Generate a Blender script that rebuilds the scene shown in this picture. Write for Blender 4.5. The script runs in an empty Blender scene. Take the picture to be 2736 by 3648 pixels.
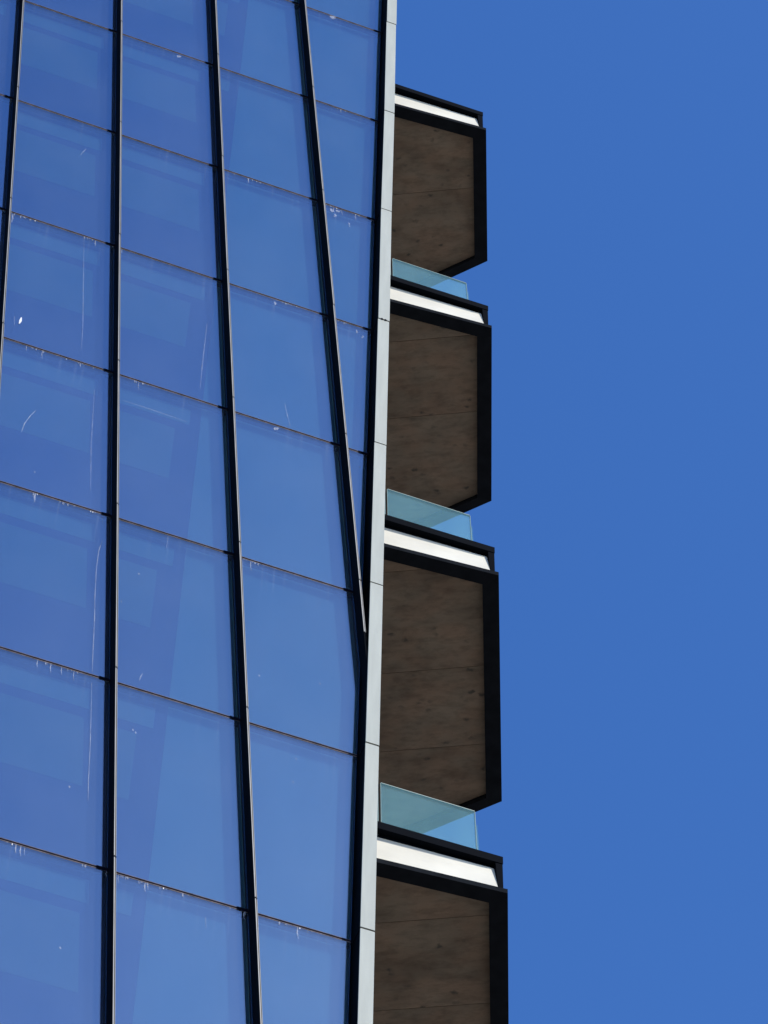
import bpy, bmesh, math, random
from mathutils import Matrix, Vector
random.seed(7)
scene = bpy.context.scene
C = scene.collection

# ------------------------------------------------------------------ camera
# world: X runs right along the glass facade (plane y=0), Y into the building, Z up
PITCH, YAW, ROLL = 0.9901328740631943, 0.33709193763220363, 0.02385631638259763
fw = Vector((math.sin(YAW)*math.cos(PITCH), math.cos(YAW)*math.cos(PITCH), math.sin(PITCH)))
r0 = Vector((math.cos(YAW), -math.sin(YAW), 0)); u0 = r0.cross(fw)
rr = r0*math.cos(ROLL)+u0*math.sin(ROLL); uu = -r0*math.sin(ROLL)+u0*math.cos(ROLL)
cd = bpy.data.cameras.new('camera'); cam = bpy.data.objects.new('camera', cd); C.objects.link(cam)
m = Matrix.Identity(4)
for i in range(3):
    m[i][0] = rr[i]; m[i][1] = uu[i]; m[i][2] = -fw[i]
m[0][3], m[1][3], m[2][3] = -3.8993, -11.4793, 1.6
cam.matrix_world = m
cd.sensor_fit = 'HORIZONTAL'; cd.sensor_width = 36; cd.lens = 36*11745.16/2736
cd.clip_start = .5; cd.clip_end = 5000
scene.camera = cam

# ------------------------------------------------------------------ light
SUN_EL, SUN_AZ = math.radians(44), math.radians(30)      # azimuth to the right of the facade normal
sdir = Vector((math.sin(SUN_AZ)*math.cos(SUN_EL), -math.cos(SUN_AZ)*math.cos(SUN_EL), math.sin(SUN_EL)))
w = bpy.data.worlds.new('World'); scene.world = w; w.use_nodes = True
nt = w.node_tree; nt.nodes.clear()
sky = nt.nodes.new('ShaderNodeTexSky'); sky.sky_type = 'NISHITA'; sky.sun_disc = False
sky.sun_elevation = SUN_EL
sky.sun_rotation = math.atan2(sdir.x, sdir.y)
sky.altitude = 400; sky.air_density = 1.0; sky.dust_density = 0.3; sky.ozone_density = 2.5
hs = nt.nodes.new('ShaderNodeHueSaturation'); hs.inputs['Saturation'].default_value = 1.28; hs.inputs['Hue'].default_value = .5115
bg = nt.nodes.new('ShaderNodeBackground'); bg.inputs[1].default_value = 0.15
out = nt.nodes.new('ShaderNodeOutputWorld')
nt.links.new(sky.outputs[0], hs.inputs['Color']); nt.links.new(hs.outputs[0], bg.inputs[0]); nt.links.new(bg.outputs[0], out.inputs[0])
sl = bpy.data.lights.new('sun', 'SUN'); sl.energy = 2.7; sl.angle = math.radians(.53); sl.color = (1, .955, .87)
so = bpy.data.objects.new('sun', sl); C.objects.link(so)
so.rotation_euler = sdir.to_track_quat('Z', 'Y').to_euler(); so.location = (30, -60, 60)
vs = scene.view_settings; vs.view_transform = 'Standard'; vs.look = 'None'; vs.exposure = 0.6; vs.gamma = 1
vs.use_curve_mapping = False
scene.render.engine = 'CYCLES'
scene.cycles.max_bounces = 12; scene.cycles.transparent_max_bounces = 24; scene.cycles.glossy_bounces = 6

# ------------------------------------------------------------------ materials
def newmat(name):
    mt = bpy.data.materials.new(name); mt.use_nodes = True
    n = mt.node_tree; n.nodes.clear()
    o = n.nodes.new('ShaderNodeOutputMaterial')
    return mt, n, o
def N(n, t, **kw):
    x = n.nodes.new('ShaderNode'+t)
    for k, v in kw.items():
        if k in x.inputs: x.inputs[k].default_value = v
        else: setattr(x, k, v)
    return x
def ramp(n, fac, stops):
    x = n.nodes.new('ShaderNodeValToRGB')
    while len(x.color_ramp.elements) < len(stops): x.color_ramp.elements.new(.5)
    for e, (p, c) in zip(x.color_ramp.elements, stops):
        e.position = p; e.color = (*c, 1) if len(c) == 3 else c
    n.links.new(fac, x.inputs[0]); return x
def coords(n, scale=(1, 1, 1), rot=(0, 0, 0), kind='Object'):
    tc = n.nodes.new('ShaderNodeTexCoord'); mp = n.nodes.new('ShaderNodeMapping')
    mp.inputs['Scale'].default_value = scale; mp.inputs['Rotation'].default_value = rot
    n.links.new(tc.outputs[kind], mp.inputs[0]); return mp.outputs[0]

def mat_plain(name, col, rough=.5, metal=0, var=.15, scale=(6, 6, 1.5), bump=.0, spec=.5):
    mt, n, o = newmat(name)
    b = N(n, 'BsdfPrincipled', Roughness=rough, Metallic=metal)
    b.inputs['Specular IOR Level'].default_value = spec
    no = N(n, 'TexNoise', Scale=1.0, Detail=5.0); n.links.new(coords(n, scale), no.inputs['Vector'])
    lo = tuple(c*(1-var) for c in col); hi = tuple(min(1, c*(1+var)) for c in col)
    rp = ramp(n, no.outputs[0], [(.3, lo), (.7, hi)])
    n.links.new(rp.outputs[0], b.inputs['Base Color'])
    if bump:
        bp = N(n, 'Bump', Strength=bump, Distance=.01); n.links.new(no.outputs[0], bp.inputs['Height'])
        n.links.new(bp.outputs[0], b.inputs['Normal'])
    n.links.new(b.outputs[0], o.inputs[0]); return mt

M = {}
M['dark'] = mat_plain('dark_metal', (.0035, .0048, .0075), .6, 0, .15, spec=.008)
M['border'] = mat_plain('charcoal_border', (.013, .015, .018), .7, 0, .25, (8, 8, 8), spec=.008)
M['navy'] = mat_plain('black_gasket_and_shadow', (.006, .006, .012), .7, 0, .1, spec=.008)  # gaskets and mastic; also the painted shadow blocks at the joints
M['bright'] = mat_plain('bright_aluminium', (.28, .27, .25), .5, 0, .15, (30, 30, 3))
M['dim'] = mat_plain('dull_aluminium', (.17, .17, .17), .5, 0, .1, (30, 30, 3))
M['strip'] = mat_plain('pale_aluminium_cladding', (.40, .415, .365), .55, 0, .13, (9, 9, 1.3), .04, .15)
M['white'] = mat_plain('white_panel', (.68, .64, .53), .5, 0, .10, (2.5, 2.5, 4), spec=.2)
M['bead'] = mat_plain('pale_sealant', (.13, .10, .10), .8, 0, .6, (14, 3, 30))
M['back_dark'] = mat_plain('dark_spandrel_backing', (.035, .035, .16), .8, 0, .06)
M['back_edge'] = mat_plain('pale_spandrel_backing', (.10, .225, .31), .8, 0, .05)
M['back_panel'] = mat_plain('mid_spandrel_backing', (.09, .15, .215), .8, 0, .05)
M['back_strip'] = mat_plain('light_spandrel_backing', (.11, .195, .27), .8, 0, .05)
M['body'] = mat_plain('concrete_core', (.3, .28, .26), .9, 0, .15)
M['stain_and_glint'] = mat_plain('lime_residue_and_glint', (.75, .74, .76), .9, 0, .1, (80, 80, 20))  # lime drips; also whitens the painted sun glint

def mat_concrete():
    mt, n, o = newmat('board_marked_concrete')
    b = N(n, 'BsdfPrincipled', Roughness=.85); b.inputs['Specular IOR Level'].default_value = .2
    oi = n.nodes.new('ShaderNodeObjectInfo')
    tc = n.nodes.new('ShaderNodeTexCoord')
    ad = N(n, 'VectorMath', operation='ADD'); n.links.new(tc.outputs['Object'], ad.inputs[0])
    sc = N(n, 'VectorMath', operation='SCALE'); sc.inputs['Scale'].default_value = 1
    cb = n.nodes.new('ShaderNodeCombineXYZ')
    mu = N(n, 'Math', operation='MULTIPLY'); mu.inputs[1].default_value = 37.0
    n.links.new(oi.outputs['Random'], mu.inputs[0])
    for k in range(3): n.links.new(mu.outputs[0], cb.inputs[k])
    n.links.new(cb.outputs[0], ad.inputs[1])
    ROT = math.radians(26.5)
    def mp(s):
        x = n.nodes.new('ShaderNodeMapping'); x.vector_type = 'POINT'
        x.inputs['Rotation'].default_value = (0, 0, ROT); x.inputs['Scale'].default_value = (1, 1, 1)
        n.links.new(ad.outputs[0], x.inputs[0])
        y = n.nodes.new('ShaderNodeMapping'); y.inputs['Scale'].default_value = s
        n.links.new(x.outputs[0], y.inputs[0]); return y.outputs[0]
    big = N(n, 'TexNoise', Scale=1.0, Detail=6.0, Roughness=.6); n.links.new(mp((1.9, 3.0, 1)), big.inputs['Vector'])
    grain = N(n, 'TexNoise', Scale=1.0, Detail=8.0, Roughness=.7); n.links.new(mp((7, 17, 1)), grain.inputs['Vector'])
    hue = N(n, 'TexNoise', Scale=1.0, Detail=3.0); n.links.new(mp((3.5, 4.5, 1)), hue.inputs['Vector'])
    r1 = ramp(n, big.outputs[0], [(.30, (.165, .126, .088)), (.5, (.232, .178, .124)), (.70, (.285, .220, .153))])
    r2 = ramp(n, grain.outputs[0], [(.34, (.74, .74, .74)), (.55, (1.05, 1.05, 1.05))])
    r3 = ramp(n, hue.outputs[0], [(.4, (.98, 1.0, .98)), (.62, (1.06, .98, .92))])
    m1 = N(n, 'Mix', data_type='RGBA', blend_type='MULTIPLY'); m1.inputs[0].default_value = 1
    n.links.new(r1.outputs[0], m1.inputs[6]); n.links.new(r2.outputs[0], m1.inputs[7])
    m2 = N(n, 'Mix', data_type='RGBA', blend_type='MULTIPLY'); m2.inputs[0].default_value = 1
    n.links.new(m1.outputs[2], m2.inputs[6]); n.links.new(r3.outputs[0], m2.inputs[7])
    # scattered dark air holes and blotches, gathered in patches
    dn = N(n, 'TexNoise', Scale=1.0, Detail=3.0); n.links.new(mp((26, 26, 1)), dn.inputs['Vector'])
    dv = N(n, 'VectorMath', operation='MULTIPLY_ADD'); n.links.new(dn.outputs[1], dv.inputs[0]); dv.inputs[1].default_value = (.55, .55, 0)
    n.links.new(mp((8, 12, 1)), dv.inputs[2])
    vo = N(n, 'TexVoronoi', Scale=1.0); n.links.new(dv.outputs[0], vo.inputs['Vector'])
    gate = N(n, 'TexNoise', Scale=1.0, Detail=2.0); n.links.new(mp((2.6, 3.4, 1)), gate.inputs['Vector'])
    gm = ramp(n, gate.outputs[0], [(.42, (0, 0, 0)), (.56, (1, 1, 1))])
    sm = ramp(n, vo.outputs['Distance'], [(.09, (.85, .85, .85)), (.24, (0, 0, 0))])
    mm = N(n, 'Math', operation='MULTIPLY'); n.links.new(gm.outputs[0], mm.inputs[0]); n.links.new(sm.outputs[0], mm.inputs[1])
    m3 = N(n, 'Mix', data_type='RGBA', blend_type='MIX'); n.links.new(mm.outputs[0], m3.inputs[0])
    n.links.new(m2.outputs[2], m3.inputs[6]); m3.inputs[7].default_value = (.075, .07, .055, 1)
    n.links.new(m3.outputs[2], b.inputs['Base Color'])
    bp = N(n, 'Bump', Strength=.25, Distance=.01); n.links.new(grain.outputs[0], bp.inputs['Height'])
    n.links.new(bp.outputs[0], b.inputs['Normal'])
    n.links.new(b.outputs[0], o.inputs[0]); return mt
M['concrete'] = mat_concrete()

def facing(n, lo, hi):
    # reflectance that rises towards grazing angles, the same from both sides of a pane
    lw = n.nodes.new('ShaderNodeLayerWeight'); lw.inputs[0].default_value = .5
    pw = N(n, 'Math', operation='POWER'); pw.inputs[1].default_value = 5.0; n.links.new(lw.outputs['Facing'], pw.inputs[0])
    mr = n.nodes.new('ShaderNodeMapRange'); mr.inputs[3].default_value = lo; mr.inputs[4].default_value = hi
    n.links.new(pw.outputs[0], mr.inputs[0]); return mr

def mat_facade_glass():
    mt, n, o = newmat('coated_facade_glass')
    tr = N(n, 'BsdfTransparent', Color=(.70, .84, .86, 1))
    gl = N(n, 'BsdfGlossy', Roughness=.0)
    ob = n.nodes.new('ShaderNodeObjectInfo')      # the coating differs a little from pane to pane
    tint = ramp(n, ob.outputs['Random'], [(0, (.445, .635, .83)), (1, (.505, .69, .89))]); n.links.new(tint.outputs[0], gl.inputs['Color'])
    # panes are never quite flat
    nz = N(n, 'TexNoise', Scale=.9, Detail=1.0); n.links.new(coords(n), nz.inputs['Vector'])
    bp = N(n, 'Bump', Strength=.06, Distance=.02); n.links.new(nz.outputs[0], bp.inputs['Height']); n.links.new(bp.outputs[0], gl.inputs['Normal'])
    mr = facing(n, .30, .95)
    mx = n.nodes.new('ShaderNodeMixShader'); n.links.new(mr.outputs[0], mx.inputs[0])
    n.links.new(tr.outputs[0], mx.inputs[1]); n.links.new(gl.outputs[0], mx.inputs[2])
    # dust film: cloudy, streaked by rain, heavier under each joint (object z=0 is the pane's top edge)
    df = N(n, 'BsdfDiffuse', Color=(.52, .60, .72, 1))
    oi = n.nodes.new('ShaderNodeObjectInfo')
    tc = n.nodes.new('ShaderNodeTexCoord'); sep = n.nodes.new('ShaderNodeSeparateXYZ'); n.links.new(tc.outputs['Object'], sep.inputs[0])
    mu = N(n, 'Math', operation='MULTIPLY'); mu.inputs[1].default_value = 50; n.links.new(oi.outputs['Random'], mu.inputs[0])
    cx = N(n, 'Math', operation='ADD'); n.links.new(sep.outputs[0], cx.inputs[0]); n.links.new(mu.outputs[0], cx.inputs[1])
    cb = n.nodes.new('ShaderNodeCombineXYZ'); n.links.new(cx.outputs[0], cb.inputs[0]); n.links.new(sep.outputs[2], cb.inputs[2])
    def mp(s):
        y = n.nodes.new('ShaderNodeMapping'); y.inputs['Scale'].default_value = s
        n.links.new(cb.outputs[0], y.inputs[0]); return y.outputs[0]
    cloud = N(n, 'TexNoise', Scale=1.0, Detail=4.0); n.links.new(mp((1.6, 1, 1.1)), cloud.inputs['Vector'])
    streak = N(n, 'TexNoise', Scale=1.0, Detail=3.0); n.links.new(mp((38, 1, .8)), streak.inputs['Vector'])
    c1 = n.nodes.new('ShaderNodeMapRange'); n.links.new(cloud.outputs[0], c1.inputs[0])
    c1.inputs[1].default_value = .3; c1.inputs[2].default_value = .7; c1.inputs[3].default_value = .010; c1.inputs[4].default_value = .032
    s1 = n.nodes.new('ShaderNodeMapRange'); n.links.new(streak.outputs[0], s1.inputs[0])
    s1.inputs[1].default_value = .55; s1.inputs[2].default_value = .8; s1.inputs[3].default_value = 0; s1.inputs[4].default_value = .10
    top = n.nodes.new('ShaderNodeMapRange'); n.links.new(sep.outputs[2], top.inputs[0])
    top.inputs[1].default_value = -.35; top.inputs[2].default_value = 0; top.inputs[3].default_value = .05; top.inputs[4].default_value = 1
    st = N(n, 'Math', operation='MULTIPLY'); n.links.new(s1.outputs[0], st.inputs[0]); n.links.new(top.outputs[0], st.inputs[1])
    sm = N(n, 'Math', operation='ADD'); n.links.new(c1.outputs[0], sm.inputs[0]); n.links.new(st.outputs[0], sm.inputs[1])
    mx2 = n.nodes.new('ShaderNodeMixShader'); n.links.new(sm.outputs[0], mx2.inputs[0])
    n.links.new(mx.outputs[0], mx2.inputs[1]); n.links.new(df.outputs[0], mx2.inputs[2])
    n.links.new(mx2.outputs[0], o.inputs[0]); return mt
M['glass'] = mat_facade_glass()

def mat_rail_glass():
    mt, n, o = newmat('green_balustrade_glass')
    tr = N(n, 'BsdfTransparent', Color=(.80, .93, .93, 1))
    gl = N(n, 'BsdfGlossy', Color=(1, 1, 1, 1), Roughness=.02)
    df = N(n, 'BsdfDiffuse', Color=(.42, .77, .70, 1)); tl = N(n, 'BsdfTranslucent', Color=(.42, .77, .74, 1))
    md = n.nodes.new('ShaderNodeMixShader'); md.inputs[0].default_value = .3
    n.links.new(df.outputs[0], md.inputs[1]); n.links.new(tl.outputs[0], md.inputs[2])
    fr = facing(n, .05, .9)
    mx = n.nodes.new('ShaderNodeMixShader'); n.links.new(fr.outputs[0], mx.inputs[0]); n.links.new(tr.outputs[0], mx.inputs[1]); n.links.new(gl.outputs[0], mx.inputs[2])
    cl = N(n, 'TexNoise', Scale=1.0, Detail=5.0); n.links.new(coords(n, (3, 3, 2)), cl.inputs['Vector'])
    mr = n.nodes.new('ShaderNodeMapRange'); n.links.new(cl.outputs[0], mr.inputs[0])
    mr.inputs[1].default_value = .3; mr.inputs[2].default_value = .7; mr.inputs[3].default_value = .12; mr.inputs[4].default_value = .17
    mx2 = n.nodes.new('ShaderNodeMixShader'); n.links.new(mr.outputs[0], mx2.inputs[0])
    n.links.new(mx.outputs[0], mx2.inputs[1]); n.links.new(md.outputs[0], mx2.inputs[2])
    n.links.new(mx2.outputs[0], o.inputs[0]); return mt
M['rail'] = mat_rail_glass()
M['rail_edge'] = mat_plain('pale_green_glass_edge', (.13, .23, .22), .5, 0, .1)

def mat_ground():
    mt, n, o = newmat('paving')
    b = N(n, 'BsdfPrincipled', Roughness=.9)
    br = n.nodes.new('ShaderNodeTexBrick'); br.inputs['Scale'].default_value = 1.6
    br.inputs['Color1'].default_value = (.27, .235, .19, 1); br.inputs['Color2'].default_value = (.23, .20, .165, 1); br.inputs['Mortar'].default_value = (.12, .11, .1, 1)
    br.inputs['Mortar Size'].default_value = .01
    n.links.new(coords(n), br.inputs['Vector']); n.links.new(br.outputs[0], b.inputs['Base Color'])
    n.links.new(b.outputs[0], o.inputs[0]); return mt
M['ground'] = mat_ground()

# ------------------------------------------------------------------ mesh helpers
def empty(name, loc, **props):
    o = bpy.data.objects.new(name, None); C.objects.link(o); o.location = loc
    for k, v in props.items(): o[k] = v
    return o
def obj(name, verts, faces, mat, parent=None, origin=(0, 0, 0), smooth=False):
    """verts are world coordinates; the object's origin is put at `origin`"""
    ox, oy, oz = origin
    me = bpy.data.meshes.new(name)
    me.from_pydata([(x-ox, y-oy, z-oz) for x, y, z in verts], [], faces)
    bm = bmesh.new(); bm.from_mesh(me); bmesh.ops.recalc_face_normals(bm, faces=bm.faces); bm.to_mesh(me); bm.free()
    me.materials.append(mat)
    o = bpy.data.objects.new(name, me); C.objects.link(o)
    o.location = Vector(origin)
    if parent is not None:
        pl = Vector((0, 0, 0)); q = parent
        while q is not None: pl += q.location; q = q.parent
        o.parent = parent; o.location = Vector(origin)-pl
    return o
class MB:
    def __init__(s): s.v = []; s.f = []
    def prism(s, A, B):
        """two matching loops of points joined into a closed solid"""
        n = len(A); k = len(s.v); s.v += list(A)+list(B)
        s.f.append(tuple(range(k, k+n))); s.f.append(tuple(range(k+2*n-1, k+n-1, -1)))
        for i in range(n):
            j = (i+1) % n; s.f.append((k+i, k+j, k+n+j, k+n+i))
        return s
    def xz(s, poly, y0, y1): return s.prism([(x, y0, z) for x, z in poly], [(x, y1, z) for x, z in poly])
    def xy(s, poly, z0, z1): return s.prism([(x, y, z0) for x, y in poly], [(x, y, z1) for x, y in poly])
    def obj(s, name, mat, parent=None, origin=None):
        if origin is None: origin = s.v[0]
        return obj(name, s.v, s.f, mat, parent, origin)
def clip(poly, a, b, c):
    """keep the side a*x+b*y<=c of a convex polygon"""
    res = []
    for i in range(len(poly)):
        p, q = poly[i], poly[(i+1) % len(poly)]
        dp = a*p[0]+b*p[1]-c; dq = a*q[0]+b*q[1]-c
        if dp <= 0: res.append(p)
        if (dp < 0 < dq) or (dq < 0 < dp):
            t = dp/(dp-dq); res.append((p[0]+(q[0]-p[0])*t, p[1]+(q[1]-p[1])*t))
    return res
def area(poly):
    return abs(sum(poly[i][0]*poly[(i+1) % len(poly)][1]-poly[(i+1) % len(poly)][0]*poly[i][1] for i in range(len(poly))))/2 if len(poly) > 2 else 0

# ------------------------------------------------------------------ ground
g = MB().xy([(-1500, -1500), (1500, -1500), (1500, 1500), (-1500, 1500)], -.3, 0).obj('pavement', M['ground'], None, (0, 0, 0))
g['kind'] = 'structure'

# ------------------------------------------------------------------ tower
tower = empty('glass_tower', (0, 0, 0), category='building',
              label='tower with blue glass face, slanting dark fins and stacked concrete balconies at its corner')
SL = .08                                   # lean of the fins
FX = [-4.260, -3.442, -2.625, -1.807, -.989, -.172, .648, 1.465]      # fin lines x = FX - SL*z
ZR = [27.5874+1.7*4-1.7*k for k in range(21)]   # joint heights from the top down
ZTOP, ZBOT = ZR[0], 0.0
def fx(i, z): return FX[i]-SL*z
XL = -8.2

# body behind the glass
b = MB().xy([(XL, .16), (.06, .16), (.06, 6.5), (XL, 6.5)], 0, ZTOP+.2).obj('core_wall', M['body'], tower)
# backing just behind the panes: a dark spandrel that ends on a plumb edge, pale beyond it
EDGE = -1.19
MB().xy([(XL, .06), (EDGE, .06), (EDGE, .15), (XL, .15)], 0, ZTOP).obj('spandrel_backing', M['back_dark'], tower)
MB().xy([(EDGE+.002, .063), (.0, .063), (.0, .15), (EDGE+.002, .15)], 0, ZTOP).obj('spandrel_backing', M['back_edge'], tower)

NC = len(FX)
cols = [(None, 0)]+[(i, i+1) for i in range(NC-1)]
pane_objs = []
def cell(l, r_, zt, zb, ml, mr):
    """pane outline between two fin lines; ml, mr are the margins to the fin lines"""
    z1, z0 = zt, zb
    pl = [(XL, z1), (0, z1), (0, z0), (XL, z0)]
    if l is not None: pl = clip(pl, -1, -SL, -(FX[l]+ml))
    if r_ is not None: pl = clip(pl, 1, SL, FX[r_]-mr)
    return pl
GAP = .010
for k in range(len(ZR)):
    zt = ZR[k]; zb = ZR[k+1] if k+1 < len(ZR) else 0.05
    if zb < .05: zb = .05
    for l, r_ in cols+[(NC-1, None)]:
        pl = clip(cell(l, r_, zt-GAP, zb+GAP, .012, .012), 1, 0, -.012)
        if area(pl) < .004: continue
        tl = max(pl, key=lambda q: q[1]*10-q[0])
        jig = random.uniform(-.0008, .0008)
        pane = MB().xz(pl, jig, .009+jig).obj('glass_pane', M['glass'], tower, (tl[0], 0, zt-GAP))
        # sealant beads along the top and bottom edge of the pane
        for ztop, h in ((zt-GAP+.0045, .0055), (zb+GAP+.001, .0035)):
            q = clip(cell(l, r_, ztop, ztop-h, .014, .014), 1, 0, -.014)
            if area(q) > 1e-5 and len(q) > 2 and (max(a[0] for a in q)-min(a[0] for a in q)) > .05:
                MB().xz(q, -.0015, .004).obj('sealant_bead', M['bead'], pane)
        # lighter panels of the spandrel behind the glass
        if l is None: continue
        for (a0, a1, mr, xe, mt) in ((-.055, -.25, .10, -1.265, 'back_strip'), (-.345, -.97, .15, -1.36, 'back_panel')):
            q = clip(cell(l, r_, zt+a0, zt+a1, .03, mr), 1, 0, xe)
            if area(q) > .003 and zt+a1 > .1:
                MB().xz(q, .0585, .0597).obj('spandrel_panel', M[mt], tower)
    # dark gasket in the joint, butted between the fins
    for l, r_ in cols+[(NC-1, None)]:
        q = clip(cell(l, r_, zt+GAP-.001, zt-GAP+.001, .006, .006), 1, 0, -.006)
        if k > 0 and area(q) > 2e-4 and r_ is not None:      # black block painting the fin's shadow onto the joint
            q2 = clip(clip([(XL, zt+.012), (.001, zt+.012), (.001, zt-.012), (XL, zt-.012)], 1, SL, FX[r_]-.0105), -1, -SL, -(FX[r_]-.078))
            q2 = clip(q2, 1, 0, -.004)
            if area(q2) > 3e-4: MB().xz(q2, -.0045, -.0022).obj('joint_shadow', M['navy'], tower)
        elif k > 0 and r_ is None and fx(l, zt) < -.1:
            MB().xz([(-.075, zt+.012), (.003, zt+.012), (.003, zt-.012), (-.075, zt-.012)], -.0045, -.0022).obj('joint_shadow', M['navy'], tower)  # the same painted shadow beside the corner post
        if k > 0 and area(q) > 2e-4: MB().xz(q, -.001, .05).obj('joint_gasket', M['navy'], tower)

# fins: two thin dark blades with a slot between, edged in bright aluminium, jointed at each row
def lean(x0, x1, y0, y1, i, z1, z0):
    A = [(FX[i]+x-SL*z1, y, z1) for x, y in ((x0, y0), (x1, y0), (x1, y1), (x0, y1))]
    B = [(FX[i]+x-SL*z0, y, z0) for x, y in ((x0, y0), (x1, y0), (x1, y1), (x0, y1))]
    return A, B
for i in range(NC):
    zl = max(0.0, (FX[i]-.016)/SL)      # the two right fins run down into the corner post
    zc = max(0.0, (FX[i]+.017)/SL)
    mb = MB()
    mb.prism(*lean(-.0118, -.0040, -.1060, .045, i, ZTOP+.3, zl))
    mb.prism(*lean(-.0040, .0005, -.0920, .045, i, ZTOP+.3, zl))
    mb.prism(*lean(.0005, .0045, -.1020, .045, i, ZTOP+.3, zl))
    fin = mb.obj('mullion_fin', M['dark'], tower, (fx(i, zl), 0, zl))
    for k in range(-1, len(ZR)):
        z1 = ZTOP+.3 if k < 0 else ZR[k]; z0 = ZR[k+1] if k+1 < len(ZR) else 0
        z0 = max(z0, zc)
        if z1-z0 < .05: continue
        j = random.uniform(-.0012, .0012)
        MB().prism(*lean(-.0100+j, -.0042+j, -.1100, -.1063, i, z1-.007, z0+.007)).obj('fin_cap', M['bright'], fin)
        MB().prism(*lean(.0010+j, .0043+j, -.1060, -.1023, i, z1-.007, z0+.007)).obj('fin_cap', M['dim'], fin)

# corner post with pale cladding in one length per row
post = MB().xy([(.004, -.1105), (.087, -.1105), (.087, .158), (.004, .158)], 0, ZTOP+.3).obj('corner_post', M['dark'], tower)
for k in range(-1, len(ZR)):
    z1 = ZTOP+.3 if k < 0 else ZR[k]; z0 = ZR[k+1] if k+1 < len(ZR) else 0
    j0 = random.uniform(-.003, .003); j1 = random.uniform(-.002, .002)
    z1 -= .008; z0 += .006
    x0, x1 = .003, .090
    dy = random.uniform(-.0015, .0015)
    A = [(x0+j0, -.1185+dy, z1), (x1+j0-.004, -.1185+dy, z1), (x1+j0, -.115+dy, z1), (x1+j0, -.111, z1), (x0+j0, -.111, z1)]
    B = [(x0+j1, -.1185+dy, z0), (x1+j1-.004, -.1185+dy, z0), (x1+j1, -.115+dy, z0), (x1+j1, -.111, z0), (x0+j1, -.111, z0)]
    MB().prism(A, B).obj('cladding_strip', M['strip'], post)
# small dark foot of the post on the glass side, with the splayed joint plates at each row
for k in range(1, len(ZR)):
    z = ZR[k]
    MB().prism([(.0005, -.108, z+.004), (.0005, -.003, z+.004), (.0005, -.003, z-.006), (.0005, -.108, z-.006)],
               [(.0036, -.108, z+.004), (.0036, -.003, z+.004), (.0036, -.003, z-.006), (.0036, -.108, z-.006)]).obj('joint_plate', M['navy'], post)

# ------------------------------------------------------------------ balconies
ZB0 = 27.187
# far corner of each soffit (the balconies get deeper towards the ground)
CC = [(1.580, 1.552), (1.684, 1.850), (1.847, 2.192), (1.985, 2.56), (2.10, 2.85), (2.2, 3.1), (2.3, 3.3), (2.35, 3.45)]
JC = [[1.55], [1.00, 1.78], [.84, 1.80, 2.57], [1.14, 1.93, 2.72], [1.1, 1.9, 2.7], [1.1, 1.9, 2.7], [1.1, 1.9, 2.7], [1.1, 1.9, 2.7]]
CH = Vector((-.66, .75)).normalized()      # direction of the chamfer
def inset(poly, d):
    """offset a convex, clockwise or anticlockwise polygon inwards by d[i] on edge i"""
    cx = sum(p[0] for p in poly)/len(poly); cy = sum(p[1] for p in poly)/len(poly)
    res = list(poly)
    for i in range(len(poly)):
        p, q = poly[i], poly[(i+1) % len(poly)]
        ex, ey = q[0]-p[0], q[1]-p[1]; L = math.hypot(ex, ey)
        nx, ny = ey/L, -ex/L
        if nx*(cx-p[0])+ny*(cy-p[1]) > 0: nx, ny = -nx, -ny
        res = clip(res, nx, ny, nx*p[0]+ny*p[1]-d[i])
    return res
def outline(i, f0=.43, f1=.36, x1=1.100):
    c = Vector(CC[i]); t = (c.x-.09)/-CH.x; d = c+CH*t
    return [(.09, f0), (x1, f1), tuple(c), tuple(d)]
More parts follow.
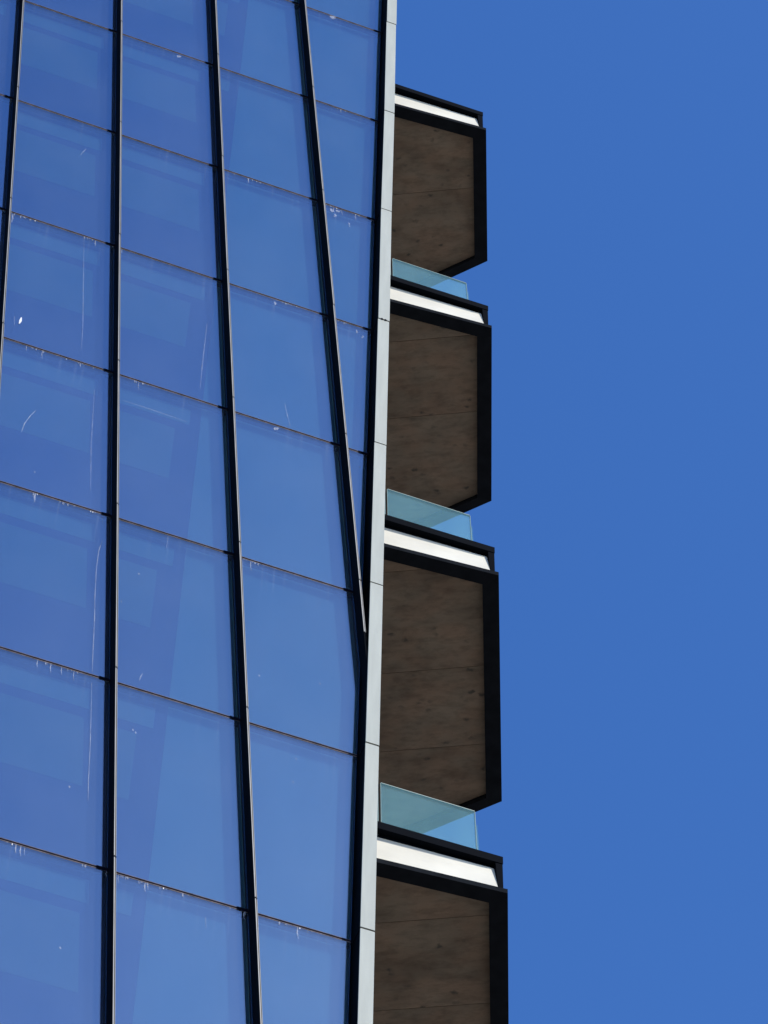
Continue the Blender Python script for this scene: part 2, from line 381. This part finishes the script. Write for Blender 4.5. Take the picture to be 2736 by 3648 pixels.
for i in range(8):
    z = ZB0-3.4*i
    full = outline(i)
    # upper slab edge: dark fascia set back round the sides
    core = inset(full, [.075, .035, .03, 0])
    bal = MB().xy(core, z+.081, z+.3435).obj('balcony', M['dark'], tower, (.09, .36, z))
    # projecting lip along the top
    c = core
    lipy = .372
    MB().prism([(.09, lipy+.012, z+.280), (1.078, lipy-.004, z+.280), (1.086, lipy+.075, z+.280), (.09, lipy+.085, z+.280)],
               [(.09, lipy+.012, z+.345), (1.078, lipy-.004, z+.345), (1.086, lipy+.075, z+.345), (.09, lipy+.085, z+.345)]).obj('top_lip', M['dark'], bal)
    # end cap that closes the recess on the right; its inner face tapers
    MB().prism([(1.044, .372, z+.0415), (1.076, .370, z+.0415), (1.080, .46, z+.0415), (1.044, .46, z+.0415)],
               [(1.030, .374, z+.2795), (1.076, .372, z+.2795), (1.080, .46, z+.2795), (1.030, .46, z+.2795)]).obj('end_cap', M['dark'], bal)
    # dark reveal above the white board
    MB().prism([(.09, .428, z+.2555), (1.030, .412, z+.2555), (1.030, .46, z+.2555), (.09, .475, z+.2555)],
               [(.09, .432, z+.2795), (1.030, .416, z+.2795), (1.030, .46, z+.2795), (.09, .475, z+.2795)]).obj('reveal', M['dark'], bal)
    # white fascia board, foot forward
    A = [(.09, .441, z+.0415), (1.0425, .373, z+.0415), (1.0425, .395, z+.0415), (.09, .463, z+.0415)]
    B = [(.09, .436, z+.2545), (1.032, .405, z+.2545), (1.032, .425, z+.2545), (.09, .456, z+.2545)]
    MB().prism(A, B).obj('white_fascia', M['white'], bal)
    # dark border frame around the soffit, four mitred members
    def off(p, q, d):
        ex, ey = q[0]-p[0], q[1]-p[1]; L = math.hypot(ex, ey)      # outline runs anticlockwise: inside is to the left
        return -ey/L, ex/L, (-ey*p[0]+ex*p[1])/L+d
    def meet(l1, l2):
        D = l1[0]*l2[1]-l2[0]*l1[1]
        return ((l1[2]*l2[1]-l2[2]*l1[1])/D, (l1[0]*l2[2]-l2[0]*l1[2])/D)
    ls = [off(full[0], full[1], .105), off(full[1], full[2], .114), off(full[2], full[3], .078)]
    lw = (1, 0, .09)
    inner = [meet(lw, ls[0]), meet(ls[0], ls[1]), meet(ls[1], ls[2]), meet(ls[2], lw)]
    for a in range(3):
        b2 = a+1
        q = [full[a], full[b2], inner[b2], inner[a]]
        MB().xy(q, z, z+.039).obj('soffit_border', M['border'], bal)
    ms = [off(full[0], full[1], .078), off(full[1], full[2], .038), off(full[2], full[3], .033)]
    mid = [meet(lw, ms[0]), meet(ms[0], ms[1]), meet(ms[1], ms[2]), meet(ms[2], lw)]
    for a in range(3):
        MB().xy([mid[a], mid[a+1], inner[a+1], inner[a]], z+.039, z+.055).obj('border_rib', M['dark'], bal)
    # concrete soffit cast in boards, recessed above the border
    ext = inset(full, [.10, .100, .070, 0])
    cuts = [-9]+JC[i]+[9]
    for a in range(len(cuts)-1):
        q = clip(clip(ext, .5, 1, cuts[a+1]-.0022), -.5, -1, -(cuts[a]+.0022))
        if area(q) > .002: MB().xy(q, z+.0555+random.uniform(0, .0008), z+.08).obj('soffit_panel', M['concrete'], bal)
    # glass balustrade leaning slightly inward
    if i > 0:
        zb_, zt_ = z+.30, z+.985
        yb, yt, th = .497, .572, .012
        def gp(xa, xb, name='glass_panel'):
            dxt = .012
            A = [(xa, yb, zb_), (xb, yb, zb_), (xb, yb+th, zb_), (xa, yb+th, zb_)]
            B = [(xa+dxt, yt, zt_), (xb+dxt, yt, zt_), (xb+dxt, yt+th, zt_), (xa+dxt, yt+th, zt_)]
            pn = MB().prism(A, B).obj(name, M['rail'], bal)
            # ground edges
            e = .003
            MB().prism([(xa+dxt, yt-.001, zt_+.0005), (xb+dxt, yt-.001, zt_+.0005), (xb+dxt, yt+th+.001, zt_+.0005), (xa+dxt, yt+th+.001, zt_+.0005)],
                       [(xa+dxt, yt-.001, zt_+.006), (xb+dxt, yt-.001, zt_+.006), (xb+dxt, yt+th+.001, zt_+.006), (xa+dxt, yt+th+.001, zt_+.006)]).obj('polished_edge', M['rail_edge'], pn)
            for xs in (xa-.0035, xb+.0005):
                MB().prism([(xs, yb, zb_), (xs+.003, yb, zb_), (xs+.003, yb+th, zb_), (xs, yb+th, zb_)],
                           [(xs+dxt, yt, zt_), (xs+.003+dxt, yt, zt_), (xs+.003+dxt, yt+th, zt_), (xs+dxt, yt+th, zt_)]).obj('polished_edge', M['rail_edge'], pn)
        gp(.10, .312); gp(.335, .966)
        # clamp post between the two panels
        MB().prism([(.3170, yb+.002, zb_), (.3235, yb+.002, zb_), (.3235, yb+.02, zb_), (.3170, yb+.02, zb_)],
                   [(.329, yt+.002, zt_-.01), (.3355, yt+.002, zt_-.01), (.3355, yt+.02, zt_-.01), (.329, yt+.02, zt_-.01)]).obj('clamp_post', M['dark'], bal)
        # side panel running back along the splayed edge
        s0 = Vector((.985, .53)); dv = (Vector(CC[i])-Vector((1.1, .36))).normalized(); s1 = s0+dv*((Vector(CC[i])-Vector((1.1, .36))).length-.35)
        nv = Vector((dv.y, -dv.x))*.012
        A = [(s0.x, s0.y, zb_), (s1.x, s1.y, zb_), (s1.x+nv.x, s1.y+nv.y, zb_), (s0.x+nv.x, s0.y+nv.y, zb_)]
        B = [(p[0]-.0, p[1], z+.86) for p in A]
        B[0] = (A[0][0], A[0][1]+.05, z+.86); B[3] = (A[3][0], A[3][1]+.05, z+.86)
        MB().prism(A, B).obj('glass_panel', M['rail'], bal)

# ------------------------------------------------------------------ marks on the glass: scratches, lime drips, droppings, one painted sun glint
def ribbon(pts, wd, name='scratch', mat='stain_and_glint', y=-.0022):
    n = len(pts); L = []; R = []
    for i, p in enumerate(pts):
        a = pts[max(0, i-1)]; b_ = pts[min(n-1, i+1)]
        dx, dz = b_[0]-a[0], b_[1]-a[1]; l = math.hypot(dx, dz) or 1
        f = .35 if i in (0, n-1) else random.uniform(.7, 1.2)
        L.append((p[0]-dz/l*wd*f/2, p[1]+dx/l*wd*f/2)); R.append((p[0]+dz/l*wd*f/2, p[1]-dx/l*wd*f/2))
    mb = MB()
    for i in range(n-1): mb.xz([L[i], L[i+1], R[i+1], R[i]], y, y+.0008)
    return mb.obj(name, M[mat], tower)
def soft_mat(name, al):
    mt, n, o = newmat(name)
    d = N(n, 'BsdfDiffuse', Color=(.74, .76, .84, 1)); t = N(n, 'BsdfTransparent')
    no = N(n, 'TexNoise', Scale=1.0, Detail=4.0); n.links.new(coords(n, (60, 1, 14)), no.inputs['Vector'])
    mr = n.nodes.new('ShaderNodeMapRange'); n.links.new(no.outputs[0], mr.inputs[0]); mr.inputs[1].default_value = .35; mr.inputs[2].default_value = .65
    mr.inputs[3].default_value = al*.2; mr.inputs[4].default_value = al*.8
    mx = n.nodes.new('ShaderNodeMixShader'); n.links.new(mr.outputs[0], mx.inputs[0])
    n.links.new(t.outputs[0], mx.inputs[1]); n.links.new(d.outputs[0], mx.inputs[2]); n.links.new(mx.outputs[0], o.inputs[0]); return mt
M['faint'] = soft_mat('faint_water_mark', .14); M['mid'] = soft_mat('water_mark', .30)
ribbon([(-1.744, 18.808), (-1.759, 18.669), (-1.756, 18.466), (-1.739, 18.173), (-1.72, 17.936), (-1.703, 17.655), (-1.687, 17.418)], .006, mat='mid')
ribbon([(-1.681, 17.315), (-1.662, 17.072), (-1.639, 16.77), (-1.626, 16.558), (-1.616, 16.391), (-1.603, 16.228)], .0045, mat='mid')
ribbon([(-2.21, 22.46), (-2.162, 21.903), (-2.108, 21.285), (-2.087, 20.952)], .006, 'water_streak', 'faint')
ribbon([(-1.953, 20.5), (-1.915, 19.833), (-1.87, 19.3)], .007, 'water_streak', 'faint')
ribbon([(-2.314, 20.023), (-2.341, 19.944), (-2.37, 19.829), (-2.379, 19.71)], .005, mat='mid')
ribbon([(-.624, 21.1), (-.602, 20.972), (-.573, 20.831)], .0045, mat='mid')
ribbon([(-2.317, 23.782), (-2.333, 23.725), (-2.349, 23.661)], .006, mat='mid')
ribbon([(-1.752, 20.481), (-1.54, 20.48), (-1.293, 20.469)], .008, mat='faint')
ribbon([(-1.383, 17.554), (-1.392, 17.517), (-1.397, 17.477)], .006, mat='mid')
ribbon([(-.86, 15.533), (-.852, 15.447)], .006, mat='mid')
ribbon([(-1.331, 19.06), (-1.331, 18.93)], .005, 'water_streak', 'mid')
ribbon([(-1.237, 21.823), (-1.237, 21.309), (-1.233, 20.938)], .008, 'water_streak', 'faint')
ribbon([(-2.532, 21.111), (-2.533, 21.065), (-2.538, 21.023)], .018, 'dropping_and_glint', 'stain_and_glint')  # white blob painting a sun glint on the pane
ribbon([(-2.58, 21.094), (-2.568, 20.982)], .006, mat='mid')
for x, z in [(-.268, 17.996), (-1.64, 14.953), (-1.398, 16.987), (-.293, 24.155), (-.339, 24.026), (-.212, 23.953), (-.078, 22.34), (-1.38, 16.969),
             (-1.572, 18.209), (-.392, 17.178), (-.403, 16.949), (-1.486, 18.557), (-.659, 17.887), (-2.245, 19.311), (-1.72, 16.301), (-.06, 20.598)]:
    ribbon([(x-.003, z+.008), (x, z), (x+.003, z-.009)], random.uniform(.006, .012), 'dropping_and_glint', 'mid')
for x, z in [(-2.753, 22.454), (-2.635, 22.484), (-2.178, 22.437), (-2.401, 20.779), (-2.286, 20.769), (-2.107, 20.785), (-2.05, 20.776), (-2.203, 19.063),
             (-1.99, 19.073), (-1.834, 19.051), (-1.973, 17.426), (-1.829, 17.427), (-1.65, 20.734), (-1.105, 24.138), (-.994, 24.161), (-.732, 22.437),
             (-.625, 22.456), (-.34, 24.172), (-.1, 24.206), (-.822, 19.073), (-.778, 19.075), (-1.389, 15.649), (-1.257, 15.667), (-1.15, 15.673), (-.988, 15.683),
             (-.663, 15.673), (-.445, 15.678), (-.308, 15.685), (-.36, 25.865), (-1.932, 22.424), (-.25, 22.434), (-1.976, 15.659), (-1.525, 15.669)]:
    zt = min(ZR, key=lambda q: abs(q-z))-GAP
    for d in range(random.randint(3, 7)):
        xx = x+random.uniform(-.07, .07)
        if xx > -.03: continue
        h = random.uniform(.008, .03) if random.random() < .8 else random.uniform(.04, .11)
        ribbon([(xx, zt), (xx+random.uniform(-.001, .001), zt-h*.5), (xx+.08*h, zt-h)], random.uniform(.003, .008), 'lime_drip', random.choice(['mid', 'mid', 'mid', 'mid', 'stain_and_glint']) if h < .02 else 'mid')
# smears on the pane beside the corner, and mastic squeezed out of one cladding joint
for x, z, wd, h in [(-.36, 24.11, .03, .05), (-.33, 24.05, .02, .04), (-.215, 23.99, .018, .03), (-.31, 24.13, .05, .02), (-.12, 22.40, .012, .05), (-.07, 22.36, .012, .02),
                    (-2.74, 22.40, .014, .12), (-.75, 22.42, .02, .04), (-1.72, 25.83, .05, .012), (-.44, 27.56, .10, .012), (-.67, 20.74, .05, .012)]:
    ribbon([(x-wd/3, z+h/2), (x+.002, z), (x, z-h/2)], wd, 'lime_smear', 'mid')
for xx in (.030, .057):
    MB().xz([(xx-.009, 22.4855), (xx-.004, 22.496), (xx+.004, 22.495), (xx+.011, 22.486), (xx+.004, 22.478), (xx-.005, 22.479)], -.1230, -.1110).obj('mastic_blob', M['navy'], post)
print('objects', len(bpy.data.objects))
